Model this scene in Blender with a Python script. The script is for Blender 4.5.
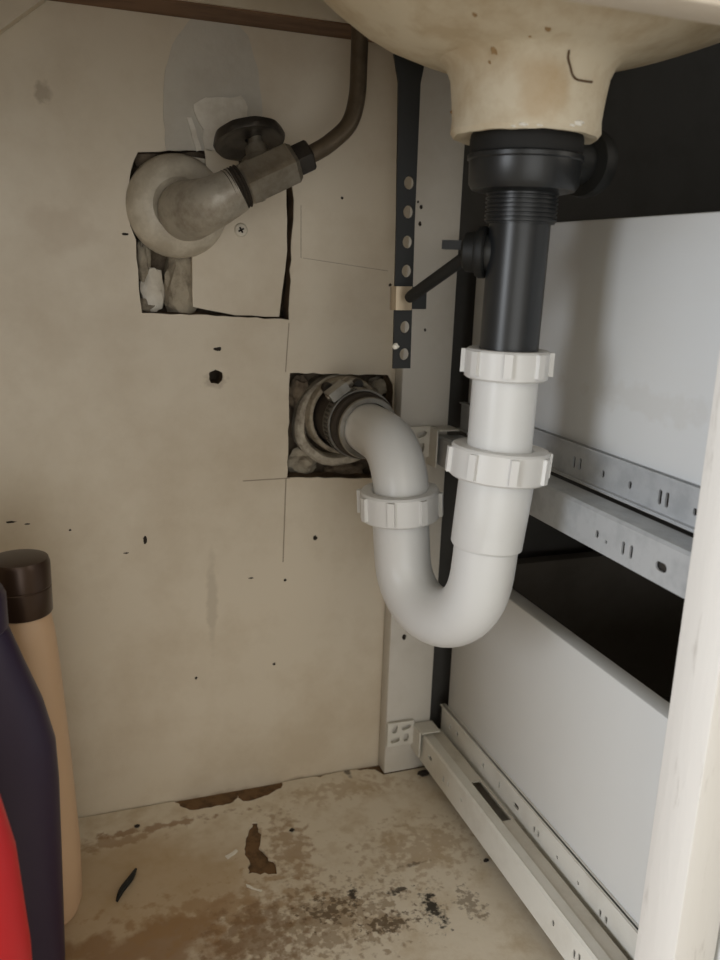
import bpy, bmesh, math, random
from mathutils import Vector, Matrix, noise
from mathutils.geometry import tessellate_polygon
PI = math.pi
random.seed(7)
sc = bpy.context.scene
for o in list(bpy.data.objects):
    bpy.data.objects.remove(o)
COL = sc.collection

# ------------------------------------------------------------------ camera
FPX = 830.0
YAW, PITCH, ROLL = 0.349582508, 0.252429712, 0.0345457111
CAM = Vector((0.0, -0.614, 0.437))
_f = Vector((math.sin(YAW)*math.cos(PITCH), math.cos(YAW)*math.cos(PITCH), -math.sin(PITCH)))
_r0 = Vector((math.cos(YAW), -math.sin(YAW), 0)); _u0 = _r0.cross(_f)
_r = math.cos(ROLL)*_r0 + math.sin(ROLL)*_u0
_u = -math.sin(ROLL)*_r0 + math.cos(ROLL)*_u0
cd = bpy.data.cameras.new('camera'); cam = bpy.data.objects.new('camera', cd); COL.objects.link(cam)
M = Matrix.Identity(4)
for i in range(3):
    M[i][0], M[i][1], M[i][2], M[i][3] = _r[i], _u[i], -_f[i], CAM[i]
cam.matrix_world = M
cd.sensor_fit = 'VERTICAL'; cd.sensor_height = 36.0; cd.lens = FPX/960*36
cd.clip_start = 0.01; cd.clip_end = 50
cd.dof.use_dof = True; cd.dof.focus_distance = 0.54; cd.dof.aperture_fstop = 9.0
sc.camera = cam

# ------------------------------------------------------------------ light
w = bpy.data.worlds.new('world'); sc.world = w; w.use_nodes = True
bg = w.node_tree.nodes['Background']; bg.inputs[0].default_value = (1.0, 0.86, 0.64, 1); bg.inputs[1].default_value = 0.40
def area(name, loc, target, sx, sy, power, col):
    l = bpy.data.lights.new(name, 'AREA'); l.shape = 'RECTANGLE'; l.size = sx; l.size_y = sy; l.energy = power; l.color = col
    o = bpy.data.objects.new(name, l); COL.objects.link(o); o.location = loc
    o.rotation_euler = (Vector(target)-Vector(loc)).to_track_quat('-Z', 'Y').to_euler()
    return o
area('window_light', (-2.4, -1.0, 0.75), (0.15, -0.2, 0.3), 1.3, 1.3, 58, (0.95, 1.0, 1.06))      # window of the room, far to the left
area('low_fill_light', (-0.2, -2.2, 0.25), (0.15, -0.2, 0.3), 1.3, 1.3, 9.5, (0.95, 0.98, 1.0))   # added low fill from behind the camera, no real source known
area('high_fill_light', (-0.2, -2.0, 1.9), (0.15, -0.2, 0.3), 1.3, 1.3, 6, (1.0, 0.9, 0.72))  # added high warm fill from the front, no real lamp known
area('right_fill_light', (1.9, -1.75, 1.15), (0.3, -0.35, 0.30), 1.2, 1.4, 7, (1.0, 0.95, 0.88))  # added fill from the right to brighten the front stile
vs = sc.view_settings
vs.view_transform = 'Standard'; vs.look = 'None'; vs.exposure = 0.0; vs.gamma = 1.0; vs.use_curve_mapping = False

# ------------------------------------------------------------------ helpers
def px(x, y, axis, val):
    """photo pixel -> world point on the plane axis = val"""
    d = (x-360)/FPX*_r - (y-480)/FPX*_u + _f
    i = 'xyz'.index(axis)
    return CAM + d*((val-CAM[i])/d[i])

def lin(c):
    return tuple(((v/255)/12.92 if v/255 <= .04045 else ((v/255+.055)/1.055)**2.4) for v in c)

def mat(name, base, rough=0.5, metal=0.0, col2=None, scale=30, amount=0.5, bump=0.0, bscale=200, blotches=(),
        stretch=(1, 1, 1), spec=0.5, lo=0.45, hi=0.65, trans=0.0, coat=0.0):
    m = bpy.data.materials.new(name); m.use_nodes = True
    nt = m.node_tree; N = nt.nodes; L = nt.links; b = N['Principled BSDF']
    b.inputs['Roughness'].default_value = rough; b.inputs['Metallic'].default_value = metal
    b.inputs['Specular IOR Level'].default_value = spec
    b.inputs['Coat Weight'].default_value = coat
    cur = None
    base = lin(base)
    geo = N.new('ShaderNodeNewGeometry')
    mp = N.new('ShaderNodeMapping'); mp.inputs['Scale'].default_value = stretch
    L.new(geo.outputs['Position'], mp.inputs['Vector'])
    rgb = N.new('ShaderNodeRGB'); rgb.outputs[0].default_value = (*base, 1); cur = rgb.outputs[0]
    def mix(fac, a, colour):
        x = N.new('ShaderNodeMix'); x.data_type = 'RGBA'
        L.new(fac, x.inputs['Factor']); L.new(a, x.inputs['A']); x.inputs['B'].default_value = (*lin(colour), 1)
        return x.outputs['Result']
    if col2:
        n = N.new('ShaderNodeTexNoise'); n.inputs['Scale'].default_value = scale; n.inputs['Detail'].default_value = 6
        n.inputs['Roughness'].default_value = 0.65
        L.new(mp.outputs[0], n.inputs['Vector'])
        r = N.new('ShaderNodeMapRange'); r.inputs['From Min'].default_value = lo; r.inputs['From Max'].default_value = hi
        r.inputs['To Max'].default_value = amount
        L.new(n.outputs['Fac'], r.inputs['Value']); cur = mix(r.outputs[0], cur, col2)
    for (c, rad, colour, strength, nscale, namp) in blotches:
        # a stain with its own ragged shape: distance to centre broken up by noise
        s = N.new('ShaderNodeVectorMath'); s.operation = 'SUBTRACT'; L.new(geo.outputs['Position'], s.inputs[0]); s.inputs[1].default_value = c
        d = N.new('ShaderNodeVectorMath'); d.operation = 'DIVIDE'; L.new(s.outputs[0], d.inputs[0]); d.inputs[1].default_value = rad
        ln = N.new('ShaderNodeVectorMath'); ln.operation = 'LENGTH'; L.new(d.outputs[0], ln.inputs[0])
        n = N.new('ShaderNodeTexNoise'); n.inputs['Scale'].default_value = nscale; n.inputs['Detail'].default_value = 5
        L.new(geo.outputs['Position'], n.inputs['Vector'])
        a = N.new('ShaderNodeMath'); a.operation = 'MULTIPLY_ADD'; L.new(n.outputs['Fac'], a.inputs[0]); a.inputs[1].default_value = namp
        L.new(ln.outputs['Value'], a.inputs[2])
        r = N.new('ShaderNodeMapRange'); r.inputs['From Min'].default_value = 1+namp*0.38; r.inputs['From Max'].default_value = 0.6+namp*0.38
        r.inputs['To Max'].default_value = strength
        L.new(a.outputs[0], r.inputs['Value']); cur = mix(r.outputs[0], cur, colour)
    L.new(cur, b.inputs['Base Color'])
    if bump:
        n = N.new('ShaderNodeTexNoise'); n.inputs['Scale'].default_value = bscale; n.inputs['Detail'].default_value = 4
        L.new(mp.outputs[0], n.inputs['Vector'])
        bp = N.new('ShaderNodeBump'); bp.inputs['Strength'].default_value = bump; bp.inputs['Distance'].default_value = 0.002
        L.new(n.outputs['Fac'], bp.inputs['Height']); L.new(bp.outputs[0], b.inputs['Normal'])
    return m

ORG = {}
def tag(o, label=None, cat=None, group=None, kind=None):
    if label: o['label'] = label
    if cat: o['category'] = cat
    if group: o['group'] = group
    if kind: o['kind'] = kind
    return o

def root(name, loc, label, cat, group=None):
    e = bpy.data.objects.new(name, None); COL.objects.link(e); e.empty_display_size = 0.02
    e.location = loc; ORG[e.name] = Vector(loc)
    return tag(e, label, cat, group)

def obj(name, vf, material, parent=None, smooth=True, angle=0.6):
    verts, faces = vf
    verts = [Vector(v) for v in verts]
    if parent:
        org = ORG[parent.name]
    else:
        lo = [min(v[i] for v in verts) for i in range(3)]; hi = [max(v[i] for v in verts) for i in range(3)]
        org = Vector(((lo[0]+hi[0])/2, (lo[1]+hi[1])/2, lo[2]))
    me = bpy.data.meshes.new(name)
    me.from_pydata([v-org for v in verts], [], faces)
    bm = bmesh.new(); bm.from_mesh(me)
    bmesh.ops.remove_doubles(bm, verts=bm.verts, dist=1e-6)
    bmesh.ops.recalc_face_normals(bm, faces=bm.faces)
    bm.to_mesh(me); bm.free()
    if smooth:
        me.shade_smooth() if hasattr(me, 'shade_smooth') else None
        me.set_sharp_from_angle(angle=angle)
    me.materials.append(material)
    o = bpy.data.objects.new(name, me); COL.objects.link(o)
    ORG[o.name] = org
    if parent:
        o.parent = parent
    else:
        o.location = org
    return o

def join(*vfs):
    V, Fc = [], []
    for v, f in vfs:
        n = len(V); V += list(v); Fc += [tuple(i+n for i in q) for q in f]
    return V, Fc

def box(x0, x1, y0, y1, z0, z1, bev=0.0):
    if bev <= 0:
        v = [(x, y, z) for x in (x0, x1) for y in (y0, y1) for z in (z0, z1)]
        f = [(0, 1, 3, 2), (4, 6, 7, 5), (0, 4, 5, 1), (2, 3, 7, 6), (0, 2, 6, 4), (1, 5, 7, 3)]
        return v, f
    bm = bmesh.new(); bmesh.ops.create_cube(bm, size=1.0)
    for vv in bm.verts:
        vv.co = Vector(((x0+x1)/2+vv.co.x*(x1-x0), (y0+y1)/2+vv.co.y*(y1-y0), (z0+z1)/2+vv.co.z*(z1-z0)))
    bmesh.ops.bevel(bm, geom=bm.edges[:], offset=bev, segments=2, affect='EDGES', profile=0.5)
    bm.verts.ensure_lookup_table(); bm.verts.index_update()
    r = ([tuple(vv.co) for vv in bm.verts], [tuple(x.index for x in fc.verts) for fc in bm.faces]); bm.free()
    return r

def basis(axis):
    a = Vector(axis).normalized()
    t = Vector((0, 0, 1)) if abs(a.z) < 0.9 else Vector((1, 0, 0))
    u = a.cross(t).normalized(); v = a.cross(u).normalized()
    return u, v, a

def oriented_box(c, ax, ay, az, hx, hy, hz):
    c = Vector(c); ax, ay, az = Vector(ax).normalized(), Vector(ay).normalized(), Vector(az).normalized()
    v = [c+ax*sx*hx+ay*sy*hy+az*sz*hz for sx in (-1, 1) for sy in (-1, 1) for sz in (-1, 1)]
    f = [(0, 1, 3, 2), (4, 6, 7, 5), (0, 4, 5, 1), (2, 3, 7, 6), (0, 2, 6, 4), (1, 5, 7, 3)]
    return v, f

def lathe(profile, origin, axis=(0, 0, 1), seg=40, shape=None, close=False, twist=0.0):
    """profile: (radius, height) list. shape(theta)->radius factor"""
    u, v, a = basis(axis); o = Vector(origin)
    V, Fc = [], []
    n = len(profile)
    for (r, h) in profile:
        for k in range(seg):
            t = 2*PI*k/seg+twist; s = shape(t) if shape else 1.0
            V.append(o+a*h+(u*math.cos(t)+v*math.sin(t))*r*s)
    for i in range(n-1):
        for k in range(seg):
            Fc.append((i*seg+k, i*seg+(k+1) % seg, (i+1)*seg+(k+1) % seg, (i+1)*seg+k))
    if close:
        for k in range(seg):
            Fc.append(((n-1)*seg+k, (n-1)*seg+(k+1) % seg, (k+1) % seg, k))
    else:
        if profile[0][0] > 1e-6: Fc.append(tuple(range(seg)))
        if profile[-1][0] > 1e-6: Fc.append(tuple((n-1)*seg+k for k in range(seg)))
    return V, Fc

def hexshape(t):
    k = PI/3; x = (t % k)-k/2
    return math.cos(k/2)/math.cos(x)

def sweep(path, rad, seg=28, caps=True):
    """rad: float or list"""
    P = [Vector(p) for p in path]; n = len(P)
    R = rad if isinstance(rad, (list, tuple)) else [rad]*n
    T = [(P[min(i+1, n-1)]-P[max(i-1, 0)]).normalized() for i in range(n)]
    u = basis(T[0])[0]; V, Fc = [], []
    for i in range(n):
        u = (u-T[i]*u.dot(T[i])).normalized(); v = T[i].cross(u)
        for k in range(seg):
            t = 2*PI*k/seg; V.append(P[i]+(u*math.cos(t)+v*math.sin(t))*R[i])
    for i in range(n-1):
        for k in range(seg):
            Fc.append((i*seg+k, i*seg+(k+1) % seg, (i+1)*seg+(k+1) % seg, (i+1)*seg+k))
    if caps:
        Fc.append(tuple(range(seg))); Fc.append(tuple((n-1)*seg+k for k in range(seg)))
    return V, Fc

def smoothpath(pts, n=12):
    """Catmull-Rom through points"""
    P = [Vector(p) for p in pts]; P = [P[0]*2-P[1]]+P+[P[-1]*2-P[-2]]; out = []
    for i in range(1, len(P)-2):
        for k in range(n):
            t = k/n; a, b, c, d = P[i-1:i+3]
            out.append(0.5*((2*b)+(c-a)*t+(2*a-5*b+4*c-d)*t*t+(-a+3*b-3*c+d)*t**3))
    out.append(P[-2]); return out

def plate(outline, holes, th, o, ux, uy, n):
    """flat plate with real holes: outline / holes are lists of 2D points; thickness th along n"""
    o, ux, uy, n = Vector(o), Vector(ux), Vector(uy), Vector(n)
    loops = [outline]+list(holes)
    P2 = [p for l in loops for p in l]
    tris = tessellate_polygon([[Vector((p[0], p[1], 0)) for p in l] for l in loops])
    m = len(P2)
    V = [o+ux*p[0]+uy*p[1] for p in P2]+[o+ux*p[0]+uy*p[1]+n*th for p in P2]
    Fc = [tuple(t) for t in tris]+[tuple(i+m for i in reversed(t)) for t in tris]
    s = 0
    for l in loops:
        k = len(l)
        for i in range(k):
            a, b = s+i, s+(i+1) % k
            Fc.append((a, b, b+m, a+m))
        s += k
    return V, Fc

def rect(x0, x1, y0, y1): return [(x0, y0), (x1, y0), (x1, y1), (x0, y1)]
def circ(cx, cy, r, n=14, ry=None, rot=0):
    ry = ry or r
    return [(cx+math.cos(rot)*r*math.cos(2*PI*k/n)-math.sin(rot)*ry*math.sin(2*PI*k/n),
             cy+math.sin(rot)*r*math.cos(2*PI*k/n)+math.cos(rot)*ry*math.sin(2*PI*k/n)) for k in range(n)]
def slot(cx, cy, w, h, rot=0):
    """rounded slot w along x, h along y"""
    pts = []
    r = min(w, h)/2
    if w >= h: cs = [((w/2-r), 0, -PI/2), (-(w/2-r), 0, PI/2)]
    else: cs = [(0, (h/2-r), 0), (0, -(h/2-r), PI)]
    for (ox, oy, a0) in cs:
        for k in range(7):
            a = a0+PI*k/6; pts.append((ox+r*math.cos(a), oy+r*math.sin(a)))
    return [(cx+math.cos(rot)*x-math.sin(rot)*y, cy+math.sin(rot)*x+math.cos(rot)*y) for x, y in pts]
def ragged(pts, step, amp, closed=True):
    """subdivide a 2D outline and roughen it"""
    out = []; n = len(pts)
    for i in range(n if closed else n-1):
        a = Vector(pts[i]); b = Vector(pts[(i+1) % n]); L = (b-a).length; k = max(1, int(L/step))
        d = (b-a).normalized() if L > 0 else Vector((1, 0)); nn = Vector((-d.y, d.x))
        for j in range(k):
            p = a+(b-a)*j/k
            if j: p = p+nn*random.uniform(-amp, amp)
            out.append((p.x, p.y))
    return out
def wall2(pts, y=0.0):
    return [(lambda q: (q.x, q.z))(px(a, b, 'y', y)) for a, b in pts]
def blob(c, r, amp=0.3, f=60, squash=(1, 1, 1), sub=3, seed=0):
    bm = bmesh.new(); bmesh.ops.create_icosphere(bm, subdivisions=sub, radius=1.0)
    V = []
    for v in bm.verts:
        d = v.co.normalized(); k = 1+amp*noise.noise(d*1.7+Vector((seed*3.1, seed, 0)))+amp*.4*noise.noise(d*5+Vector((seed, 0, seed)))
        V.append(Vector(c)+Vector((d.x*squash[0], d.y*squash[1], d.z*squash[2]))*r*k)
    Fc = [tuple(v.index for v in fc.verts) for fc in bm.faces]; bm.free()
    return V, Fc

# ------------------------------------------------------------------ materials
fl = lambda x, y: tuple(px(x, y, 'z', 0.0))
wl = lambda x, y: tuple(px(x, y, 'y', 0.0))
M_panel = mat('cream_melamine', (208, 197, 178), 0.42, col2=(184, 168, 144), scale=9, amount=0.55, bump=0.06, bscale=120, blotches=[
    (wl(212, 600), (.006, .02, .05), (160, 148, 130), .4, 90, 1.2),
    (wl(60, 230), (.03, .02, .02), (170, 150, 125), .3, 70, 1.0),
    (wl(42, 92), (.007, .02, .010), (130, 112, 90), .5, 160, 1.5),
    (wl(215, 380), (.012, .02, .008), (150, 135, 115), .5, 160, 1.5),
    (wl(230, 800), (.22, .02, .012), (120, 95, 65), .55, 60, 1.4)])
M_post = mat('white_board', (208, 204, 196), 0.45, col2=(185, 178, 166), scale=14, amount=0.4, bump=0.05)
M_edge = mat('raw_board_edge', (96, 78, 58), 0.9, col2=(60, 46, 34), scale=120, amount=0.8, bump=0.5, bscale=300)
M_brown = mat('bare_brown_wood', (122, 94, 72), 0.8, col2=(84, 62, 46), scale=60, amount=0.7, stretch=(.3, 1, 1))
M_floorbase = mat('bare_floor_board', (118, 90, 60), 0.85, col2=(62, 46, 30), scale=90, amount=0.7, bump=0.3)
M_floor = mat('peeling_white_floor', (222, 212, 194), 0.5, col2=(186, 164, 130), scale=38, amount=0.6, bump=0.12, bscale=150, lo=.47, hi=.70, blotches=[
    (fl(120, 900), (.14, .10, .05), (176, 146, 104), .65, 18, 1.0),
    (fl(150, 950), (.11, .035, .05), (138, 100, 60), .7, 55, 1.8),
    (fl(215, 915), (.10, .04, .05), (160, 126, 84), .6, 110, 2.8),
    (fl(260, 940), (.05, .05, .05), (128, 96, 62), .65, 130, 2.6),
    (fl(330, 925), (.09, .05, .05), (136, 110, 78), .6, 190, 3.2),
    (fl(160, 828), (.10, .007, .05), (140, 104, 68), .7, 140, 2.8),
    (fl(110, 845), (.05, .012, .05), (150, 116, 78), .6, 110, 2.6),
    (fl(290, 850), (.026, .06, .05), (150, 118, 82), .6, 160, 2.6),
    (fl(420, 850), (.07, .05, .05), (168, 142, 108), .5, 170, 3.0),
    (fl(350, 790), (.08, .02, .05), (176, 150, 116), .5, 150, 2.8),
    (fl(353, 898), (.006, .014, .05), (46, 38, 30), .95, 260, 2.4),
    (fl(434, 910), (.009, .026, .05), (38, 32, 26), .95, 240, 2.4),
    (fl(398, 893), (.014, .005, .05), (60, 48, 36), .9, 260, 2.6),
    (fl(385, 925), (.036, .014, .05), (92, 74, 52), .85, 280, 3.4),
    (fl(330, 912), (.032, .020, .05), (96, 76, 52), .8, 280, 3.4),
    (fl(415, 866), (.016, .003, .05), (92, 72, 52), .7, 200, 2.4),
    (fl(470, 905), (.012, .024, .05), (104, 86, 66), .6, 260, 3.0),
    (fl(347, 773), (.004, .012, .05), (70, 58, 44), .8, 160, 1.2)])
M_plaster = mat('rough_plaster', (168, 158, 140), 0.9, col2=(96, 86, 72), scale=70, amount=0.7, bump=0.8, bscale=160)
M_mason = mat('bare_masonry', (122, 108, 90), 0.95, col2=(64, 52, 42), scale=60, amount=0.85, bump=1.0, bscale=140)
M_white = mat('white_pvc', (216, 217, 217), 0.32, col2=(200, 199, 196), scale=14, amount=0.25, spec=0.45)
M_whitenut = mat('white_pvc_nut', (214, 214, 213), 0.36, spec=0.45)
M_dark = mat('dark_grey_pvc', (34, 36, 38), 0.34, col2=(44, 46, 47), scale=40, amount=0.3)
M_black = mat('black_plastic', (14, 16, 16), 0.6)
M_rubber = mat('black_rubber', (16, 16, 16), 0.7)
M_ceramic = mat('unglazed_ceramic', (218, 207, 184), 0.62, col2=(190, 170, 138), scale=34, amount=0.7, bump=0.25, bscale=70, blotches=[
    (tuple(px(480, 45, 'y', -.25)), (.01, .05, .005), (150, 116, 76), .5, 150, 2.0),
    (tuple(px(545, 90, 'y', -.245)), (.02, .03, .02), (188, 160, 120), .5, 60, 1.4)])
M_crack = mat('crack_dirt', (92, 70, 48), 0.9)
M_stain = mat('rust_spot', (158, 130, 92), 0.8)
M_chip = mat('glaze_chip', (236, 232, 222), 0.5)
M_galv = mat('galvanised_steel', (184, 187, 190), 0.42, metal=0.25, col2=(150, 154, 158), scale=60, amount=0.5)
M_epoxy = mat('white_coated_steel', (214, 212, 204), 0.38, col2=(184, 178, 166), scale=30, amount=0.35)
M_epoxyd = mat('greyed_coated_steel', (198, 193, 182), 0.45, col2=(170, 163, 150), scale=40, amount=0.5)
M_drawer = mat('white_drawer_board', (206, 208, 209), 0.42, col2=(196, 193, 186), scale=5, amount=0.35, bump=0.06, stretch=(1, .25, 1),
               blotches=[(tuple(px(640, 400, 'x', .305)), (.1, .10, .012), (190, 188, 184), .3, 90, 2.6)])
M_drawer2 = mat('cream_drawer_board', (214, 215, 214), 0.45, col2=(206, 206, 203), scale=4, amount=0.35)
M_inside = mat('shaded_inner_board', (92, 86, 78), 0.85, col2=(74, 69, 62), scale=20, amount=0.5)  # dark tone stands in for shade inside the drawers
M_bay = mat('shaded_bay_board', (74, 72, 69), 0.85, col2=(62, 60, 56), scale=20, amount=0.5)  # dark grey stands in for the unlit back of the bay
M_apron = mat('off_white_glaze', (226, 217, 204), 0.5, col2=(210, 198, 180), scale=20, amount=.4)
M_frame = mat('white_painted_wood', (224, 221, 216), 0.55, col2=(176, 170, 162), scale=60, amount=0.6, bump=0.2, bscale=60, stretch=(2, 2, .3), lo=.60, hi=.72)
M_paintpipe = mat('painted_fitting', (206, 198, 182), 0.42, col2=(150, 138, 118), scale=45, amount=0.5, bump=0.25, bscale=90)
M_steelpipe = mat('dull_plated_elbow', (178, 172, 160), 0.42, metal=0.25, col2=(126, 116, 102), scale=50, amount=0.7, bump=0.15)
M_nickel = mat('tarnished_nickel', (168, 160, 146), 0.36, metal=0.7, col2=(118, 108, 92), scale=60, amount=0.6)
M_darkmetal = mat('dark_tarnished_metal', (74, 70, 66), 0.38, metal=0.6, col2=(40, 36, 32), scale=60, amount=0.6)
M_tube = mat('aged_copper_tube', (104, 92, 76), 0.45, metal=0.4, col2=(70, 60, 48), scale=50, amount=0.6)
M_steel = mat('steel_band', (150, 146, 138), 0.32, metal=0.85, col2=(96, 90, 80), scale=60, amount=0.5)
M_seal = mat('dirty_seal', (58, 50, 42), 0.8, col2=(34, 28, 22), scale=80, amount=0.6)
M_greypatch = mat('grey_filler', (194, 188, 176), 0.55, col2=(180, 172, 158), scale=28, amount=0.6, bump=0.2)
M_paper = mat('torn_white_plaster', (224, 218, 206), 0.8, col2=(192, 182, 164), scale=60, amount=0.5, bump=0.4)
M_dirtyring = mat('dirty_white_ring', (190, 182, 166), 0.75, col2=(92, 80, 66), scale=45, amount=0.8, bump=0.5, lo=.42, hi=.62)
M_clip = mat('tan_spring_clip', (168, 152, 128), 0.4, metal=0.4)
M_capbrown = mat('dark_bronze_cap', (66, 50, 40), 0.32, metal=0.5)
M_cream = mat('cream_bottle_plastic', (200, 168, 136), 0.4)
M_purple = mat('purple_bottle_plastic', (36, 22, 50), 0.4)
M_red = mat('red_bottle_plastic', (196, 26, 38), 0.42)
M_speck = mat('dark_speck', (40, 33, 26), 0.9)
M_pencil = mat('pencil_line', (150, 138, 122), 0.9)

# ------------------------------------------------------------------ setting
XL, XR, YF, ZC = -0.20, 0.64, -0.346, 0.660
hole1_px = [(138, 152), (200, 149), (291, 166), (294, 200), (291, 250), (290, 290), (289, 320), (240, 317), (190, 315), (142, 313), (139, 290), (136, 240), (130, 225), (127, 195), (131, 170)]
hole2_px = [(290, 373), (388, 375), (393, 385), (392, 440), (384, 478), (287, 478)]
h1 = ragged(wall2(hole1_px), .006, .0007); h2 = ragged(wall2(hole2_px), .006, .0006)
q = px(216, 377, 'y', 0); drill = circ(q.x, q.z, .0055, 16)
drill = [(a+random.uniform(-.0008, .0008), b+random.uniform(-.0008, .0008)) for a, b in drill]
wall = obj('wall_back', plate(rect(XL, .296, 0.0, ZC), [h1, h2, drill], .014, (0, 0, 0), (1, 0, 0), (0, 0, 1), (0, 1, 0)), M_panel, smooth=False)
tag(wall, 'cream melamine back panel with two cut-outs around pipes', kind='structure')
# broken fibre lining of the cut-outs
def rim(loop, grow, name, parent):
    n = len(loop); c = Vector((sum(p[0] for p in loop)/n, sum(p[1] for p in loop)/n)); V = []; Fc = []
    for k, y in enumerate((.0006, .0138)):
        for p in loop:
            d = (c-Vector(p)).normalized()*(.0003+grow*random.random()*k); V.append((p[0]+d.x, y, p[1]+d.y))
    for i in range(n): Fc.append((i, (i+1) % n, n+(i+1) % n, n+i))
    return obj(name, (V, Fc), M_edge, parent, smooth=False)
rim(h1, .0012, 'cut_edge', wall); rim(h2, .0012, 'cut_edge', wall); rim(drill, .0012, 'hole_edge', wall)
# rough masonry behind the panel
def rough_sheet(x0, x1, z0, z1, y, nx, nz, amp):
    V = []; Fc = []
    for j in range(nz+1):
        for i in range(nx+1):
            x = x0+(x1-x0)*i/nx; z = z0+(z1-z0)*j/nz
            d = noise.fractal(Vector((x*28, 0, z*28)), 1.0, 2.0, 4)*amp
            V.append((x, y+d, z))
    for j in range(nz):
        for i in range(nx):
            a = j*(nx+1)+i; Fc.append((a, a+1, a+nx+2, a+nx+1))
    return V, Fc
back = obj('wall_behind', rough_sheet(XL, XR, 0, ZC, .029, 150, 110, .006), M_mason); tag(back, 'rough bare masonry wall behind the panel', kind='structure')
bay = obj('wall_bay', box(.297, XR, 0.001, .012, 0, ZC), M_bay); tag(bay, 'board at the back of the drawer bay, shade put into its colour', kind='structure')
tag(obj('wall_left', box(XL-.016, XL, YF, .014, 0, ZC), M_panel, smooth=False), 'cream left side of the cabinet', kind='structure')
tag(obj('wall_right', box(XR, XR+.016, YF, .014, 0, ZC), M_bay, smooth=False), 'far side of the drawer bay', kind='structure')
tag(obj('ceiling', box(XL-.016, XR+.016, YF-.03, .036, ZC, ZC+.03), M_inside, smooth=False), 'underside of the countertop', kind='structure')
floor = obj('floor', box(XL-.016, XR+.016, YF, .036, -.018, 0), M_floorbase, smooth=False); tag(floor, 'brown cabinet floor board under peeling white sheet', kind='structure')
# peeling white sheet on the floor: ragged rear edge and a torn hole
f2 = lambda pts: [(lambda p: (p.x, p.y))(px(a, b, 'z', 0.0)) for a, b in pts]
edge = f2([(40, 822), (85, 816), (120, 810), (150, 803), (172, 800), (180, 808), (194, 812), (215, 808), (233, 804), (238, 797), (243, 803), (253, 802), (268, 797), (281, 790), (284, 781), (300, 777), (320, 779), (338, 772), (360, 772), (378, 770)])
edge = ragged(edge, .003, .0013, closed=False)+[f2([(378, 770)])[0]]
edge = [(x, min(y, -.0015)) for x, y in edge]
sheet = [(XL+.001, YF+.002), (XR-.002, YF+.002), (XR-.002, -.003), (.2935, -.003), (.2935, -.0168), (.2495, -.0168)]+[p for p in reversed(edge) if p[0] < .246]+[(XL+.001, -.003)]
tear = ragged(f2([(252, 824), (258, 824), (261, 838), (259, 850), (268, 858), (276, 868), (277, 876), (248, 876), (249, 862), (244, 850), (248, 836)]), .003, .0016)
fs = obj('peeling_sheet', plate(sheet, [tear], .0016, (0, 0, 0.0002), (1, 0, 0), (0, 1, 0), (0, 0, 1)), M_floor, floor, smooth=False)
fs['label'] = 'stained and peeling white floor sheet'
for k, (pts, tilt) in enumerate([([(225, 859), (236, 852), (238, 854), (228, 862)], .3), ([(246, 887), (262, 893), (261, 895), (247, 890)], .2)]):
    p2 = ragged(f2(pts), .003, .0008)
    o = obj('loose_flake', plate(p2, [], .0006, (0, 0, .0022), (1, 0, 0), (0, 1, 0), (0, 0, 1)), M_chip, floor, smooth=False)

# specks, scuffs and pencil lines on the back panel
for k, (a, b, r_, s) in enumerate([(218, 349, 3, (1.3, .2, .6)), (145, 540, 3.2, (.6, .2, 1.3)), (126, 553, 1.6, (1.4, .2, .5)), (315, 538, 2.6, (.8, .2, 1)), (285, 580, 1.5, (1, .2, 1)), (274, 664, 1.6, (1, .2, 1)), (11, 522, 2, (2.0, .2, .5)), (27, 524, 1.5, (1.6, .2, .5)), (251, 578, 1.5, (1.8, .2, .5)), (125, 234, 1.8, (1.6, .2, .6)), (70, 530, 1.2, (1, .2, 1)), (196, 678, 1.4, (1, .2, 1)), (390, 285, 1.5, (1, .2, 1)), (342, 198, 1.3, (1, .2, 1))]):
    c = px(a, b, 'y', 0.0); obj('speck', blob((c.x, -.0002, c.z), r_*.00078, .5, squash=s, sub=2, seed=k), M_speck, wall)
def stroke(name, a, b, wid, parent, y=0.0, mt=M_pencil):
    A = px(*a, 'y', y); B = px(*b, 'y', y); d = (B-A).normalized(); nn = d.cross(Vector((0, 1, 0)))
    return obj(name, oriented_box((A+B)/2, d, nn, (0, 1, 0), (B-A).length/2, wid/2, .0002), mt, parent, smooth=False)
for a, b, wd in [((289, 323), (285.5, 372), .0007), ((286, 478), (283, 562), .0009), ((243, 481), (290, 478), .0008), ((303, 258), (388, 271), .0004), ((301, 205), (301, 258), .0004)]:
    stroke('pencil_line', a, b, wd, wall)

# shelf ledge along the top of the back wall: brown underside, pale front
zl = px(220, 18, 'y', -.012).z
led = root('wooden_ledge', (.05, -.012, zl), 'thin ledge with bare brown underside along top of the back panel', 'ledge')
obj('underside_board', box(XL+.002, .29, -.034, -.001, zl, zl+.006), M_brown, led, smooth=False)
obj('front_strip', box(XL+.002, .29, -.0365, -.0342, zl+.0012, zl+.055), M_panel, led, smooth=False)
A, B = px(0, 29, 'y', -.004), px(36, 0, 'y', -.004)
gus = [(A.x-.10, A.z-.082), (B.x+.005, B.z+.004), (B.x-.08, B.z+.004)]
gus = [(x, min(z, zl-.0015)) for x, z in gus]
tag(obj('corner_gusset', plate(gus, [], .010, (0, -.0115, 0), (1, 0, 0), (0, 0, 1), (0, 1, 0)), M_panel, smooth=False), 'pale triangular gusset in the upper left corner of the back panel', 'gusset')

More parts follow.
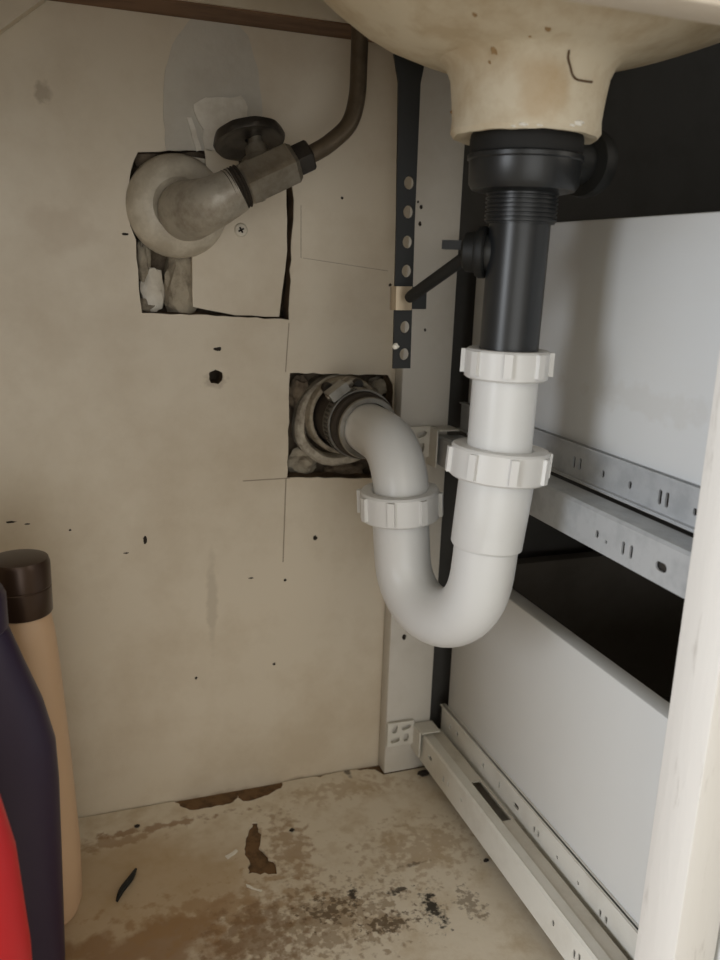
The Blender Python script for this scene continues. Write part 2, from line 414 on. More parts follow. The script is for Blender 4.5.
# ------------------------------------------------------------------ rear post, front frame
post = obj('corner_post', box(.250, .292, -.0165, -.0005, .0022, ZC-.001, .0012), M_post)
tag(post, 'white upright board at the back between panel and drawers', 'post')
for k, (a, b, r_) in enumerate([(404, 637, 3.0), (418, 590, 1.4), (420, 560, 1.2), (421, 207, 1.8), (420, 224, 2.0), (418, 202, 1.2), (425, 330, 1.6)]):
    c = px(a, b, 'y', -.0165); obj('speck', blob((c.x, -.0166, c.z), r_*.0007, .5, squash=(.9, .2, 1.2), sub=2, seed=k+40), M_speck, post)
tag(obj('front_stile', box(.275, .302, YF, -.318, .002, ZC-.002, .0012), M_frame), 'white painted upright at the cabinet front right, near the camera', 'stile')
zr = px(640, 14, 'y', YF+.02).z
tag(obj('front_rail', box(XL, .274, YF, YF+.02, zr, ZC-.002, .0015), M_apron), 'white painted rail across the cabinet front above the opening', 'rail')

# ------------------------------------------------------------------ drawers
XD = .305
def drawer(z0, z1, yb, m, label):
    d = root('drawer', (XD+.15, -.17, z0), label, 'drawer', 'drawers in the bay')
    t = .014; x1 = XR-.018
    obj('side_panel', box(XD, XD+t, -.348, yb, z0, z1, .0018), m, d)
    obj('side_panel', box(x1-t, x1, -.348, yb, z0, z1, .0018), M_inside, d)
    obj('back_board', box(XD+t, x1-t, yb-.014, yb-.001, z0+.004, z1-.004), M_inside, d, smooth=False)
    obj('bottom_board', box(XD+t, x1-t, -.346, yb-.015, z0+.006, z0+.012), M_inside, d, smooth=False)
    obj('drawer_front', box(XD-.001, XR, -.366, -.349, z0-.02, z1+.03, .002), M_frame, d)
    return d
zu1 = px(600, 219, 'x', XD).z; zl1 = px(590, 660, 'x', XD).z
drawer(.3075, zu1, -.022, M_drawer, 'upper white drawer beside the grey drain pipe')
drawer(.034, zl1, -.0225, M_drawer2, 'lower cream white drawer beside the trap bend')

# slides: profile plates with real slots, seen from the left
def yz_at(pts, x): return [(lambda p: (p.y, p.z))(px(a, b, 'x', x)) for a, b in pts]
def web(x, y0, y1, z0, z1, holes, t=.0012):
    return plate(rect(y0, y1, z0, z1), holes, t, (x, 0, 0), (0, 1, 0), (0, 0, 1), (1, 0, 0))
def slide(zw0, zw1, zd0, zd1, m, mtop, label, wholes, dholes, tray, ydr, xw=.278):
    s = root('drawer_slide', (xw+.01, -.17, zw0), label, 'drawer slide', 'drawer slides')
    y0, y1 = -.3165, -.0245
    c = obj('cabinet_rail', join(web(xw, y0, y1, zw0, zw1-.0012, wholes), oriented_box((xw+.00105, (y0+y1)/2, zw1-.00095), (1, 0, 1), (0, 1, 0), (-1, 0, 1), .0012, (y1-y0)/2, .0006),
            box(xw+.0014, xw+.0090, y0, y1, zw1-.0012, zw1), box(xw+.0012, xw+.0090, y0, y1, zw0, zw0+.0014),
            box(xw+.0080, xw+.0090, y0, y1, zw1-.0052, zw1-.0012), box(xw+.0080, xw+.0090, y0, y1, zw0+.0014, zw0+.0055)), m, s, smooth=False)
    obj('cabinet_shade_strip', box(xw+.0018, xw+.0045, y0, y1-.002, zw0+.0028, zw1-.0028), M_darkmetal, s, smooth=False)  # added dark strip standing in for shade inside the web holes
    xd = XD-.0032
    d = obj('drawer_rail', join(web(xd, y0, ydr, zd0, zd1, dholes),
            box(xd-.0020, XD-.0002, y0, ydr, zd1-.0010, zd1), box(xd-.0030, xd, y0, ydr, zd0, zd0+.0012)), m, s, smooth=False)
    obj('drawer_shade_strip', box(xd+.0016, XD-.0002, y0, ydr-.002, zd0+.003, zd1-.003), M_darkmetal, s, smooth=False)  # added dark strip so the drawer rail holes look shaded
    # inner tray between the two rails, with its long slot
    tr = plate(rect(y0, tray[2], xw+.0092, xd-.0045), [rect(tray[0], tray[1], xw+.0100, xd-.0060)] if tray[1] > tray[0] else [], .0012, (0, 0, tray[3]), (0, 1, 0), (1, 0, 0), (0, 0, 1))
    obj('roller_track', tr, mtop, s, smooth=False)
    return s, c, d
def holes_at(x, lst):
    out = []
    for a, b, w_, h_ in lst:
        p = px(a, b, 'x', x); out.append(slot(p.y, p.z, w_, h_))
    return out
xw = .278
wh = holes_at(xw, [(430, 758, .0065, .0035), (443, 779, .0022, .0055), (448, 784, .0022, .0055), (461, 800, .003, .003), (553, 923, .0030, .0042), (574, 954, .0024, .0062), (579, 958, .0024, .0062)])
wl_lo = px(480, 844, 'x', xw); 
xdh = XD-.0032
dh = holes_at(xdh, [(450, 727, .003, .005), (457, 734, .0036, .005), (483, 765, .003, .004), (499, 785, .0022, .006), (516, 806, .008, .0035), (534, 829, .0024, .005), (538, 834, .0024, .005), (557, 857, .0026, .0026), (578, 883, .0026, .0026), (600, 913, .0024, .005), (606, 920, .0024, .005)])
ztop = px(530, 866, 'x', xw).z
dz1 = sum(p[1] for p in yz_at([(445, 705), (635, 930)], xdh))/2
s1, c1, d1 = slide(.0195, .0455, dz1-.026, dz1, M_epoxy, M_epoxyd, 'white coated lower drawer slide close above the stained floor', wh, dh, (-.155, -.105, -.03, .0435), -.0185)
# rear bracket of the lower slide, with four slotted holes, fixed to the post
def bracket(parent, x0, x1, z0, z1, m, topz, xw, nholes=True):
    cx, cz = (x0+x1)/2, (z0+z1)/2; hw, hh = (x1-x0)/2, (z1-z0)/2
    hs = [slot(cx-hw*.45, cz+hh*.45, .0048, .0078, -.2), slot(cx+hw*.42, cz+hh*.5, .0088, .0046, .25), slot(cx-hw*.4, cz-hh*.5, .0088, .0046, .15), slot(cx+hw*.45, cz-hh*.4, .0048, .0080, -.1)]
    b = obj('rear_bracket', join(plate(rect(x0, x1, z0, z1), hs, .0018, (0, -.0205, 0), (1, 0, 0), (0, 0, 1), (0, 1, 0)),
            box(x1-.0002, x1+.001, -.034, -.017, z0-.006, topz+.001),
            box(x1+.001, xw+.0145, -.036, -.0185, topz+.0006, topz+.0018)), m, parent, smooth=False)
    return b
bracket(s1, .250, .2745, .031, .0535, M_epoxy, .0475, xw)
# upper galvanised slide
gz0 = sum(p[1] for p in yz_at([(532, 513), (683, 602)], xw))/2
gz1 = sum(p[1] for p in yz_at([(533, 483), (692, 551)], xw))/2
ud1 = sum(p[1] for p in yz_at([(537, 428), (703, 490)], xdh))/2
ud0 = sum(p[1] for p in yz_at([(550, 470), (697, 528)], xdh))/2
uwh = holes_at(xw, [(597, 534, .0030, .0045), (606, 542, .002, .002), (623, 548, .0025, .0075), (631, 552, .0025, .0075), (661, 567, .0085, .0048)])
udh = holes_at(xdh, [(574, 462, .0026, .0075), (580, 464, .0026, .0075), (603, 474, .0028, .0045), (630, 485, .0028, .0045), (660, 497, .0028, .0085), (667, 500, .0028, .0085), (695, 512, .003, .004)])
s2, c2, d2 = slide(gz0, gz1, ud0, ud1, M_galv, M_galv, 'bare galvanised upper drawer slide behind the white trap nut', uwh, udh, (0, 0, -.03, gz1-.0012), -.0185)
bracket(s2, .250, .2745, gz0+.004, gz1+.006, M_epoxy, gz1+.004, xw)

# ------------------------------------------------------------------ basin, drain
TY = -.206
T1 = px(527, 135, 'y', TY); TX = T1.x
AX = Vector((TX-.0015, TY, 0))
zb = .5035
def basin():
    seg, V, Fc = 96, [], []
    prof = [(.022, zb+.004), (.0325, zb+.0005), (.0368, zb), (.0386, zb+.0025), (.0382, zb+.008), (.0388, zb+.018), (.0402, zb+.028), (.0428, zb+.0335), (.046, zb+.0362)]
    rr = [.050, .055, .061, .068, .076, .085, .095, .103, .109]
    for r, z in prof:
        for k in range(seg):
            t = 2*PI*k/seg; n1 = 1+.018*noise.noise(Vector((math.cos(t)*2, math.sin(t)*2, z*60)))
            V.append((AX.x+r*n1*math.cos(t), AX.y+r*n1*math.sin(t), z+.0008*noise.noise(Vector((math.cos(t)*4, math.sin(t)*4, r*50)))))
    for i, r in enumerate(rr):
        for k in range(seg):
            t = 2*PI*k/seg
            left = max(0, -math.cos(t)); right = max(0, math.cos(t))
            xr = (r*(1+.3*min(1, (r-.046)/.05)))-.046
            slope = .12*left+.24*right+.22*(1-left-right if left+right < 1 else 0)
            k2 = 5.2*left+1.2*right+5.0*(1-min(1, left+right))
            z = prof[-1][1]+xr*slope+max(0, xr-.006)**2*k2
            V.append((AX.x+r*(1+.3*min(1,(r-.046)/.05))*math.cos(t), AX.y+r*math.sin(t), min(z+.0012*noise.noise(Vector((math.cos(t)*3, math.sin(t)*3, r*30))), ZC-.002)))
    n = len(prof)+len(rr)
    for k in range(seg):   # side up to the counter
        t = 2*PI*k/seg; V.append((AX.x+.111*1.3*math.cos(t), AX.y+.111*math.sin(t), ZC-.001))
    n += 1
    for i in range(n-1):
        for k in range(seg): Fc.append((i*seg+k, i*seg+(k+1) % seg, (i+1)*seg+(k+1) % seg, (i+1)*seg+k))
    Fc.append(tuple(range(seg)))
    return V, Fc
br = root('wash_basin', (AX.x, AX.y, zb), 'beige unglazed underside of the ceramic basin with drain boss', 'basin')
bowl = obj('bowl_underside', basin(), M_ceramic, br)
# crack on the boss and glaze chips on its lower rim
from mathutils.bvhtree import BVHTree
_bv = basin(); _bvh = BVHTree.FromPolygons([Vector(v) for v in _bv[0]], _bv[1])
def on_bowl(a, b):
    d = ((a-360)/FPX*_r-(b-480)/FPX*_u+_f).normalized()
    h = _bvh.ray_cast(CAM, d)
    return h[0]
cr = [p for p in (on_bowl(*q_) for q_ in [(569, 50), (568, 58), (570, 66), (572, 74), (576, 79), (584, 81), (592, 82)]) if p]
obj('crack', sweep(smoothpath(cr, 5), .0006, 6), M_crack, bowl)
for a, b, r_ in [(495, 50, .0022), (475, 14, .0013), (490, 62, .001), (530, 36, .0009), (452, 112, .001), (548, 28, .0016)]:
    p = on_bowl(a, b)
    if p: obj('stain_spot', blob(p, r_, .5, squash=(1, .35, .9), sub=2, seed=int(a)), M_stain, bowl)
for k, (a, b, sz) in enumerate([(524, 124, .0015), (514, 126, .0010), (578, 123, .0017), (540, 125, .0010), (572, 125, .0010)]):
    p = on_bowl(a, b)
    if p: obj('glaze_chip', blob(p, sz, .8, squash=(1.7, .6, .6), sub=2, seed=k+9), M_chip, bowl)

tp = root('drain_tailpiece', (TX, TY, .385), 'dark grey drain pipe with threaded collar under the basin', 'drain pipe')
zt = lambda y: px(519, y, 'y', TY).z
TB = px(508.5, 352, 'y', TY)
ZN = zt(350)
obj('gasket', lathe([(.0, zb+.003), (.0285, zb+.003), (.0294, zb-.001), (.0294, zb-.006), (.0285, zb-.0085), (0, zb-.0085)], (TX, TY, 0), seg=48), M_rubber, tp)
zc0 = zt(208)
obj('collar', lathe([(.0, zb-.0085), (.0288, zb-.0075), (.0302, zb-.0085), (.0302, zb-.0105), (.0292, zb-.0112), (.0288, zb-.0225), (.0270, zb-.0255), (.0205, zb-.0270), (0, zb-.0270)], (TX, TY, 0), seg=48), M_dark, tp)
th = [(0, zb-.0265)]
z = zb-.0270
while z > zb-.0405:
    th += [(.0190, z), (.0190, z-.0008), (.0180, z-.0013), (.0180, z-.0018)]; z -= .0022
th += [(0, z)]
obj('threaded_section', lathe(th, (TX, TY, 0), seg=40), M_dark, tp, angle=.3)
dirT = (TB-Vector((TX, TY, z))).normalized()
obj('pipe', sweep([Vector((TX, TY, z+.001)), Vector((TX, TY, z+.001)).lerp(TB, .5), TB+dirT*.006], .0162, 40), M_dark, tp)
# side boss of the pop-up pivot, facing the strap, with its winged ball nut
pb = px(506, 247, 'y', TY); 
N1 = px(470, 252, 'y', -.190)
dirn = (N1-Vector((TX, TY, N1.z))).normalized()
c0 = Vector((TX, TY, N1.z))
obj('pivot_boss', lathe([(.0, .012), (.0100, .012), (.0105, .016), (.0105, .0185), (0, .0185)], c0, dirn, 32), M_dark, tp)
bn = obj('ball_nut', lathe([(0, .0165), (.0128, .0165), (.0138, .0175), (.0138, .0205), (.0128, .0220), (.0112, .0225), (.0105, .0280), (.0085, .0295), (0, .0295)], c0, dirn, 32), M_black, tp)
ORG[bn.name] = ORG[tp.name]
wz = px(453, 244, 'y', -.192)
obj('wing', oriented_box(c0+dirn*.032+Vector((0, 0, .0035)), dirn, (0, 0, 1), dirn.cross(Vector((0, 0, 1))), .009, .0024, .0042), M_black, bn, smooth=False)
# round stopper boss on the far side of the collar
c2_ = px(604, 166, 'y', TY+.016)
dr2 = (c2_-Vector((TX, TY, c2_.z))).normalized()
obj('overflow_knob', lathe([(0, .020), (.012, .020), (.012, .042), (.0175, .044), (.0185, .048), (.0175, .0525), (.010, .055), (0, .0555)], (TX, TY, c2_.z), dr2, 36), M_black, tp)

# ------------------------------------------------------------------ pop-up linkage
SY = -.125
s_top, s_bot = px(409, 60, 'y', SY), px(400.8, 368, 'y', SY)
L_ = (s_top-s_bot).length; sd = (s_top-s_bot).normalized()
sx_ = (Vector((1, -.12, 0))-sd*Vector((1, -.12, 0)).dot(sd)).normalized(); sn = sx_.cross(sd).normalized()
def along(y):  # distance from the bottom for a pixel row
    p = px(400.8+(409-400.8)*(368-y)/308, y, 'y', SY); return (p-s_bot).dot(sd)
hw_ = .0057
sh = [circ(.0016, along(y), .0032, 16, .0038) for y in (183, 212, 242, 271, 327, 354)]
st = obj('lift_strap', plate([(-hw_, 0), (hw_, 0), (hw_*1.02, L_*.5), (hw_*1.2, L_*.93), (hw_*1.9, L_+.008), (-hw_*1.9, L_+.008), (-hw_*1.15, L_*.93), (-hw_, L_*.5)], sh, .0022, s_bot, sx_, sd, sn), M_black, smooth=False)
tag(st, 'black perforated strap hanging down from the basin', 'strap')
cpos = s_bot+sd*along(298)
dside = sn if sn.y < 0 else -sn
def P_s(a, b, c): return cpos+sx_*a+sd*b+dside*c
clipv = []
cl = root('spring_clip', P_s(0, -.007, .003), 'small tan spring clip wrapped around the perforated strap', 'clip')
prof = [(-.0068, -.004), (-.0078, -.001), (-.0076, .0022), (-.0055, .0045), (-.001, .0050), (.0035, .0042), (.0050, .0036)]
def strip(profile, h0, h1, t):
    V = []; n = len(profile)
    for off in (0, t):
        for (a, c) in profile:
            for h in (h0, h1): V.append(P_s(a*(1-off*8), h, c-off))
    F_ = []
    for i in range(n-1):
        for o_ in (0, 2*n): F_.append((o_+2*i, o_+2*i+1, o_+2*i+3, o_+2*i+2))
        F_.append((2*i, 2*i+2, 2*n+2*i+2, 2*n+2*i)); F_.append((2*i+1, 2*i+3, 2*n+2*i+3, 2*n+2*i+1))
    F_.append((0, 1, 2*n+1, 2*n)); F_.append((2*n-2, 2*n-1, 4*n-1, 4*n-2))
    return V, F_
obj('clip_band', strip(prof, -.0072, .0072, .0006), M_clip, cl)
obj('clip_tail', oriented_box(P_s(.0105, 0, -.0015), sx_, sd, sn, .0052, .0068, .0008), M_black, cl, smooth=False)
rod_end = px(409, 298, 'y', SY-.012); rod_in = c0+dirn*.0285+Vector((0,0,-.003))
rd = (rod_in-rod_end).normalized()
ro = obj('pivot_rod', sweep([rod_end-rd*.001, rod_end, rod_end+rd*.003, rod_in], [.0018, .0031, .0036, .0036], 18), M_black)
tag(ro, 'thin black pivot rod running from clip to the grey drain pipe', 'rod')
tag(obj('white_crumb', blob(s_bot+sd*along(346)+sx_*-.0045+dside*.0026, .0019, .5, sub=2, seed=3), M_chip), 'tiny white crumb stuck low on the black strap', 'crumb')

# ------------------------------------------------------------------ white trap
RT = .0188
tr = root('sink_trap', tuple(px(455, 640, 'y', -.17)), 'white plastic drain trap with U bend and three slip nuts', 'trap')
def nut(c, axis, R0, R1, h, nrib, rh, phase=0.0, rw=.0022):
    n = obj('slip_nut', lathe([(R0-.006, -h*.02), (R1-.0015, -h*.02), (R1, h*.05), (R1, h*.93), (R1-.0012, h), (R0, h), (R0-.0008, h*.985), (R0-.006, h*.6)], c, axis, 48, close=True), M_whitenut, tr)
    ORG[n.name] = ORG[tr.name]
    u, v, a = basis(axis)
    for k in range(nrib):
        t = 2*PI*k/nrib+phase; d = u*math.cos(t)+v*math.sin(t); tg = a.cross(d)
        obj('rib', oriented_box(Vector(c)+a*h*rh+d*(R1+.0006), d, tg, a, .0017, rw, h*.40), M_whitenut, n, smooth=False)
    return n
pN1 = px(505.5, 378, 'y', TY)       # bottom of upper nut
pN1t = px(508, 349, 'y', TY)
pM = px(497, 477, 'y', TY); pMt = px(499.5, 445, 'y', TY)
pS = px(486, 546, 'y', TY)
pB1 = px(483.5, 566, 'y', TY)
ax1 = (pN1t-pN1).normalized()
nut(pN1, ax1, .0175, .0232, (pN1t-pN1).length, 8, .55, .3)
obj('riser_pipe', sweep([pMt-ax1*.02, pN1.lerp(pMt, .5), pN1+ax1*.008], RT-.0004, 40), M_white, tr)
ax2 = (pMt-pS).normalized()
nut(pM, ax2, .0196, .0282, (pMt-pM).length*.95, 8, .5, .55)
obj('socket', sweep([pS+ax2*.0, pS+ax2*.0012, pS.lerp(pM, .5), pM+ax2*.006], [.0198, .0209, .0213, .0217], 44), M_white, tr)
LY = -.130
pL = px(400, 517, 'y', LY); pLt = px(399.5, 489, 'y', LY)
pB2 = px(402, 546, 'y', LY)
C_ = (pB1+pB2)/2; H_ = (pB1-pB2)/2; Rb = H_.length
bend = [pS+ax2*.03, pS+ax2*.003, pB1]
zh = Vector((0, 0, 1))
DEP = .0415
for k in range(1, 25):
    t = PI*k/25
    bend.append(C_+H_*math.cos(t)-zh*DEP*math.sin(t)**.92)
bend += [pB2, pB2.lerp(pL, .5), pL+(pLt-pL)*.25]
# smooth the polyline
for it in range(3):
    bend = [bend[0]]+[(bend[i-1]+bend[i]*2+bend[i+1])/4 for i in range(1, len(bend)-1)]+[bend[-1]]
obj('u_bend', sweep(bend, RT, 44), M_white, tr)
ax3 = (pLt-pL).normalized()
nut(pL, ax3, .0194, .0262, (pLt-pL).length, 8, .52, .2)
pA = px(352, 424, 'y', -.03)
XA = .2065; ZA = .3225
e0 = pLt+ax3*-.004
RE = .042
zc = ZA-RE
arm = [e0, Vector((e0.x, LY, (e0.z+zc)/2)), Vector((XA, LY, zc))]
for k in range(1, 13):
    t = PI/2*k/12
    arm.append(Vector((XA+.001*k/12, LY+RE-RE*math.cos(t), zc+RE*math.sin(t))))
arm += [Vector((XA+.002, -.06, ZA)), Vector((XA+.002, -.03, ZA)), Vector((XA+.002, .010, ZA))]
for it in range(2):
    arm = [arm[0]]+[(arm[i-1]+arm[i]*2+arm[i+1])/4 for i in range(1, len(arm)-1)]+[arm[-1]]
obj('outlet_elbow', sweep(arm, RT-.0004, 44), M_white, tr)

# ------------------------------------------------------------------ wall outlet with clamp
WO = Vector((XA+.002, 0, ZA))
so = root('wall_outlet', (WO.x, .012, WO.z-.03), 'rusty wall drain socket with rubber sleeve and steel band clamp', 'drain outlet')
obj('socket_pipe', lathe([(.0265, .020), (.0265, -.014), (.0275, -.016), (.0300, -.016), (.0310, -.013), (.0310, .001), (.031, .004), (.031, .022)], (WO.x, .010, WO.z), (0, 1, 0), 48, close=True), M_plaster, so)
obj('rubber_sleeve', lathe([(RT+.0001, .010), (RT+.0002, -.0560), (RT+.0035, -.0560), (RT+.0045, -.053), (RT+.0040, -.050), (RT+.006, -.048), (RT+.006, .0), (RT+.007, .010)], (WO.x, 0, WO.z), (0, 1, 0), 44, close=True), M_seal, so)
obj('sleeve_rim', lathe([(RT+.0002, -.0575), (RT+.0036, -.0575), (RT+.0042, -.0560), (RT+.0002, -.0560)], (WO.x, 0, WO.z), (0, 1, 0), 44, close=True), M_steel, so)
cb = root('band_clamp', (WO.x, -.02, WO.z-.027), 'steel worm-drive band clamp around the drain sleeve', 'clamp')
bandp = lambda y0, y1, r0: lathe([(r0, y0), (r0+.0012, y0), (r0+.0012, y1), (r0, y1)], (WO.x, 0, WO.z), (0, 1, 0), 56, close=True)
band = obj('band', bandp(-.042, -.028, RT+.0063), M_steel, cb); ORG[band.name] = ORG[cb.name]
for k in range(22):
    t = PI*.55+PI*.9*k/22; d = Vector((math.cos(t), 0, math.sin(t)))
    obj('band_notch', oriented_box(WO+d*(RT+.0076)+Vector((0, -.035, 0)), d, (0, 1, 0), d.cross(Vector((0, 1, 0))), .0004, .004, .0009), M_darkmetal, band, smooth=False)
scd = Vector((math.cos(2.2), 0, math.sin(2.2))); tg = Vector((-scd.z, 0, scd.x))
obj('screw_housing', oriented_box(WO+scd*(RT+.0115)+Vector((0, -.035, 0)), tg, scd, (0, 1, 0), .008, .0035, .007), M_steel, cb, smooth=False)
obj('clamp_screw', lathe([(0, -.013), (.0038, -.013), (.0042, -.012), (.0042, -.008), (.0026, -.0075), (.0026, .009), (0, .009)], WO+scd*(RT+.0118)+Vector((0, -.035, 0)), tg, 18), M_nickel, cb)
# big white plaster ring and heads behind
pr = root('pipe_flange', (WO.x-.004, -.002, WO.z-.04), 'dirty white flange ring in the square cut-out', 'flange')
ringc = px(338, 421, 'y', .008)
obj('ring', lathe([(.028, -.002), (.0300, -.0055), (.0350, -.0055), (.0368, -.003), (.0368, .006), (.028, .006)], (ringc.x, .008, ringc.z), (0, 1, 0), 44, close=True, shape=lambda t: 1+.02*math.sin(3*t)+.012*math.sin(7*t+1)), M_dirtyring, pr)
for a, b in [(327, 388), (357, 384)]:
    c = px(a, b, 'y', -.006); obj('bolt_head', lathe([(0, -.004), (.0035, -.004), (.0045, -.0025), (.0045, .002), (0, .002)], (c.x, -.006, c.z), (0, 1, 0), 18), M_darkmetal, pr)
# mortar lumps in the cut-out
for k, (a, b, r_, m_, sq) in enumerate([(300, 395, .011, M_mason, (.9, .7, 1.3)), (302, 462, .012, M_plaster, (1.1, .7, .8)), (345, 470, .011, M_mason, (1.6, .6, .6)), (300, 430, .007, M_paper, (.8, .6, 1.2)), (380, 385, .008, M_plaster, (1, .6, .9))]):
    c = px(a, b, 'y', .016); o = obj('mortar_lump', blob((c.x, .018, c.z), r_, .5, squash=sq, sub=3, seed=k+20), m_, back)

# ------------------------------------------------------------------ water inlet: patch board, flange, elbow, valve, tube
pbd = root('patch_board', (.14, .004, .40), 'cream patch board with one screw filling the cut-out', 'board')
pp = ragged(wall2([(190, 156), (287, 172), (288, 250), (283, 290), (280, 317), (236, 315.5), (193.5, 307)]), .01, .0003)
obj('board', plate(pp, [], .010, (0, .0022, 0), (1, 0, 0), (0, 0, 1), (0, 1, 0)), M_panel, pbd, smooth=False)
c = px(241, 230, 'y', .0015)
u_ = obj('screw', lathe([(0, -.0010), (.0040, -.0008), (.0052, .0004), (.0052, .002), (0, .002)], (c.x, .0019, c.z), (0, 1, 0), 24), M_paintpipe, pbd); ORG[u_.name] = ORG[pbd.name]
for ang in (.5, .5+PI/2):
    obj('screw_slot', oriented_box((c.x, .0008, c.z), (math.cos(ang), 0, math.sin(ang)), (-math.sin(ang), 0, math.cos(ang)), (0, 1, 0), .0022, .0006, .0004), M_speck, u_, smooth=False)
for k, (a, b, r_, m_, sq) in enumerate([(180, 285, .016, M_plaster, (.75, .7, 1.7)), (153, 290, .010, M_paper, (.8, .5, 1.6)), (143, 262, .009, M_plaster, (.6, .6, 1.6)), (150, 160, .010, M_mason, (1, .6, .8)), (146, 306, .007, M_plaster, (1.2, .6, .8)), (190, 156, .008, M_mason, (1.2, .6, .6))]):
    c = px(a, b, 'y', .012); obj('mortar_lump', blob((c.x, .0135, c.z), r_, .35, squash=sq, sub=3, seed=k+50), m_, back)
# grey filler patch and torn plaster above
gp = wall2([(166, 150), (163, 110), (165, 70), (172, 45), (188, 22), (196, 15), (232, 19), (248, 36), (258, 70), (262, 110), (264, 145), (230, 152)])
tag(obj('filler_patch', plate(ragged(gp, .006, .0005), [], .0007, (0, -.0009, 0), (1, 0, 0), (0, 0, 1), (0, 1, 0)), M_greypatch, smooth=False), 'arched grey filler patch on the panel above the valve', 'patch')
fp = wall2([(193, 105), (205, 98), (240, 96), (247, 108), (246, 150), (205, 150), (203, 130), (196, 118)])
tag(obj('torn_flake', plate(ragged(fp, .004, .0012), [], .0015, (0, -.0026, 0), (1, 0, 0), (0, 0, 1), (0, 1, 0)), M_paper, smooth=False), 'torn whitish plaster flake behind the round valve handle', 'flake')
fp = wall2([(203, 150), (235, 152), (238, 168), (222, 186), (205, 172)])
tag(obj('torn_flake', plate(ragged(fp, .004, .001), [], .0012, (0, -.0050, 0), (1, 0, 0), (0, 0, 1), (0, 1, 0)), M_panel, smooth=False), 'small cream flake hanging between flange and valve handle', 'flake')
st_ = ragged(wall2([(186, 118), (191, 118), (201, 150), (196, 152)]), .004, .0004)
tag(obj('torn_flake', plate(st_, [], .0012, (0, -.0026, 0), (1, 0, 0), (0, 0, 1), (0, 1, 0)), M_paper, smooth=False), 'narrow torn plaster strip on the left of the grey patch', 'flake')

fc = px(179, 206, 'y', -.008)
inl = root('wall_inlet', (fc.x, -.005, fc.z-.04), 'cream painted wall flange and elbow of the water inlet', 'water inlet')
fg = obj('flange_cover', lathe([(.014, -.010), (.0185, -.0145), (.0235, -.0135), (.0290, -.0105), (.0330, -.0050), (.0348, .001), (.0348, .007), (.014, .007)], (fc.x, -.002, fc.z), (0, 1, 0), 56, close=True), M_paintpipe, inl)
p_in = Vector((px(188, 211, 'y', -.02).x, 0, px(188, 211, 'y', -.02).z))
eA = px(190, 212, 'y', -.045); eB = px(216, 201, 'y', -.055); eC = px(238, 189, 'y', -.058)
el = smoothpath([(p_in.x, .010, p_in.z), (p_in.x, -.015, p_in.z), (p_in.x+.0005, -.030, p_in.z), (p_in.x+.006, -.046, p_in.z+.002), tuple(eB), tuple(eC)], 8)
rad = []
for i in range(len(el)):
    s = i/(len(el)-1); rad.append(.0196-.0055*max(0,(s-.35)/.65))
obj('elbow', sweep(el, rad, 36), M_steelpipe, inl)
vA = px(234, 190, 'y', -.058); vB = px(294, 162, 'y', -.058); vd = (vB-vA).normalized()
va = root('shutoff_valve', tuple(vA), 'tarnished metal shut-off valve with round handle beside the wall flange', 'valve')
obj('threaded_joint', lathe([(0, 0)]+[(.0126 if k % 2 else .0140, .0004+.0011*k) for k in range(9)]+[(0, .0105)], vA-vd*.003, vd, 36), M_seal, va, angle=.3)
bl = (vB-vA).length
obj('valve_body', lathe([(0, .006), (.0132, .006), (.0148, .0080), (.0148, bl-.003), (.0125, bl), (0, bl)], vA, vd, 48, shape=hexshape, twist=.15), M_nickel, va, angle=.25)
obj('body_rib', lathe([(0, .0125), (.0156, .0125), (.0156, .0145), (0, .0145)], vA, vd, 48, shape=hexshape, twist=.15), M_nickel, va, angle=.25)
obj('compression_nut', lathe([(0, bl-.001), (.0102, bl-.001), (.0112, bl+.001), (.0112, bl+.010), (.0098, bl+.0115), (0, bl+.0115)], vA, vd, 36, shape=hexshape, twist=.5), M_darkmetal, va, angle=.25)
hc = px(249, 139, 'y', -.045)
stem0 = px(264, 168, 'y', -.060)
ha = Vector((-.10, .36, .90)).normalized()
bs = hc-ha*.024+Vector((.004,0,0))
obj('bonnet', lathe([(0, -.006), (.0120, -.006), (.0122, .008), (.0112, .0105), (.0080, .011), (.0074, .019), (.0050, .0195), (.0050, .028), (0, .028)], bs, ha, 32), M_nickel, va)
h_ = obj('handle', lathe([(.003, -.0010), (.009, .0004), (.016, -.0005), (.0205, -.0035), (.0226, -.0035), (.0234, -.001), (.0222, .003), (.0155, .006), (.003, .007)], hc, ha, 48, close=True, shape=lambda t: 1+.012*math.cos(10*t)), M_darkmetal, va)
tb = px(305, 153, 'y', -.060)
tE = vA+vd*(bl+.004)
tube = smoothpath([tE, tE+vd*.012, px(331, 142, 'y', -.057), px(349, 124, 'y', -.054), px(357, 97, 'y', -.052), px(359, 60, 'y', -.05), px(360, 30, 'y', -.05), px(360, 3, 'y', -.05)+Vector((0, 0, .03))], 8)
tag(obj('supply_tube', sweep(tube, .0057, 20), M_tube), 'bent brown metal supply tube rising from the valve', 'tube')

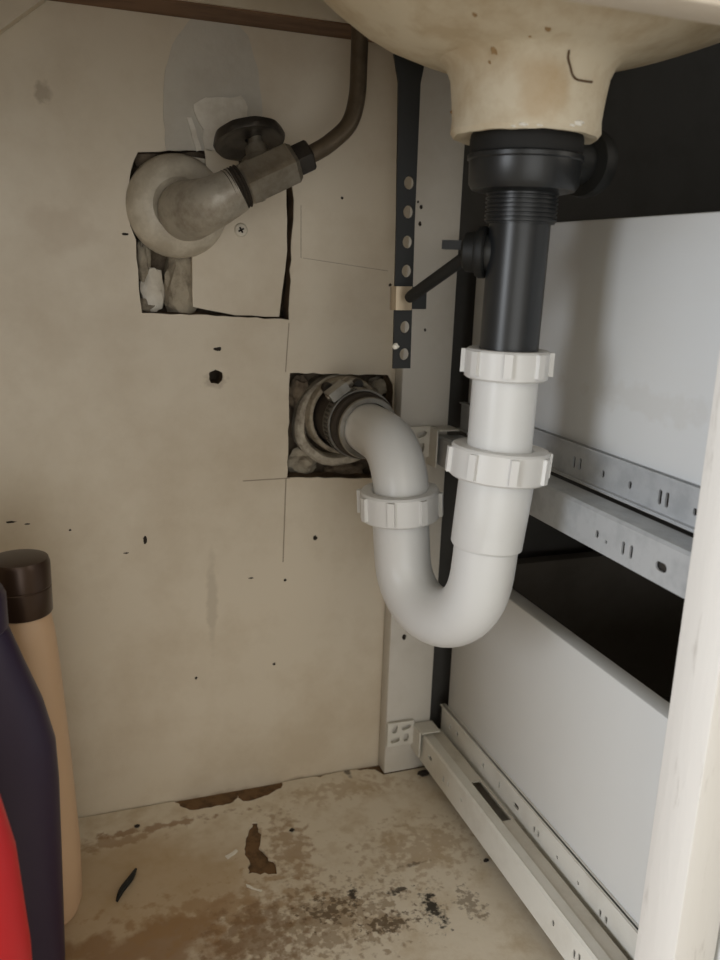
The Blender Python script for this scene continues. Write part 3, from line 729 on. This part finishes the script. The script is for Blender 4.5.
# ------------------------------------------------------------------ bottles and debris
def bottle_lathe(prof, x, y, sx, sy, seg=40, rot=0.0):
    V, Fc = [], []
    for r, z in prof:
        for k in range(seg):
            t = 2*PI*k/seg; a, b = r*sx*math.cos(t), r*sy*math.sin(t)
            V.append((x+a*math.cos(rot)-b*math.sin(rot), y+a*math.sin(rot)+b*math.cos(rot), z))
    n = len(prof)
    for i in range(n-1):
        for k in range(seg): Fc.append((i*seg+k, i*seg+(k+1) % seg, (i+1)*seg+(k+1) % seg, (i+1)*seg+k))
    Fc.append(tuple(range(seg))); Fc.append(tuple((n-1)*seg+k for k in range(seg)))
    return V, Fc
FZ = .0019
bx, by = -.0305, -.100
b1 = root('lotion_bottle', (bx, by, FZ), 'cream bottle with dark bronze cap behind the purple bottle', 'bottle')
obj('bottle_body', bottle_lathe([(.018, FZ), (.022, FZ+.003), (.0250, FZ+.012), (.0256, .054), (.0230, .125), (.0200, .185), (.0182, .210), (.0165, .2215), (.0145, .2245)], bx, by, 1, 1), M_cream, b1)
obj('cap', bottle_lathe([(.0172, .2240), (.0178, .2250), (.0178, .2405), (.0174, .241), (.0174, .2415), (.0179, .242), (.0179, .2560), (.0168, .2590), (.012, .2600)], bx, by, 1, 1), M_capbrown, b1)
bx, by = -.068, -.170
b2 = root('detergent_bottle', (bx, by, FZ), 'tall dark purple bottle at the left edge', 'bottle')
obj('bottle_body', bottle_lathe([(.046, FZ), (.050, FZ+.004), (.0515, .030), (.0535, .108), (.0545, .150), (.0540, .176), (.049, .200), (.0405, .226), (.0350, .244), (.031, .250)], bx, by, 1, .55), M_purple, b2)
obj('cap', bottle_lathe([(.0335, .2455), (.0345, .2465), (.0345, .264), (.0330, .2675), (.024, .2695)], bx, by, 1, .75), M_purple, b2)
bx, by = -.072, -.252
b3 = root('spray_bottle', (bx, by, FZ), 'bright red bottle in front of the purple one', 'bottle')
obj('bottle_body', bottle_lathe([(.038, FZ), (.0415, FZ+.004), (.043, .03), (.0435, .118), (.0405, .170), (.0355, .198), (.027, .222), (.016, .236), (.014, .240)], bx, by, 1, .62), M_red, b3)
obj('cap', bottle_lathe([(.0150, .2395), (.0155, .2405), (.0155, .258), (.013, .260)], bx, by, 1, 1), M_red, b3)
A, B = px(117, 901, 'z', .004), px(136, 869, 'z', .004)
sp = [A, A.lerp(B, .3)+Vector((-.001, .0, .0006)), A.lerp(B, .7)+Vector((.0006, 0, .0006)), B]
tag(obj('twig_splinter', sweep(smoothpath(sp, 5), [.0006+.0016*math.sin(PI*(i+1)/17) for i in range(16)], 10), M_black), 'short black splinter lying on the floor near the bottles', 'splinter')
c = px(416, 772, 'z', .004)
tag(obj('dark_crumb', blob((c.x+.006, c.y-.003, .0042), .0038, .5, squash=(1.8, .7, .6), sub=2, seed=77), M_speck), 'black crumb at the foot of the white upright post', 'crumb')
for k, (a, b, lab) in enumerate([(486, 860, 'dark crumb on the floor beneath the lower drawer slide'), (137, 826, 'tiny dark crumb on the floor near the cream bottle'), (292, 830, 'tiny dark crumb on the floor right of the torn patch')]):
    c = px(a, b, 'z', .003); tag(obj('dark_crumb', blob((c.x, c.y, .003), .0016, .5, squash=(1.4, 1, .7), sub=2, seed=80+k), M_speck), lab, 'crumb')
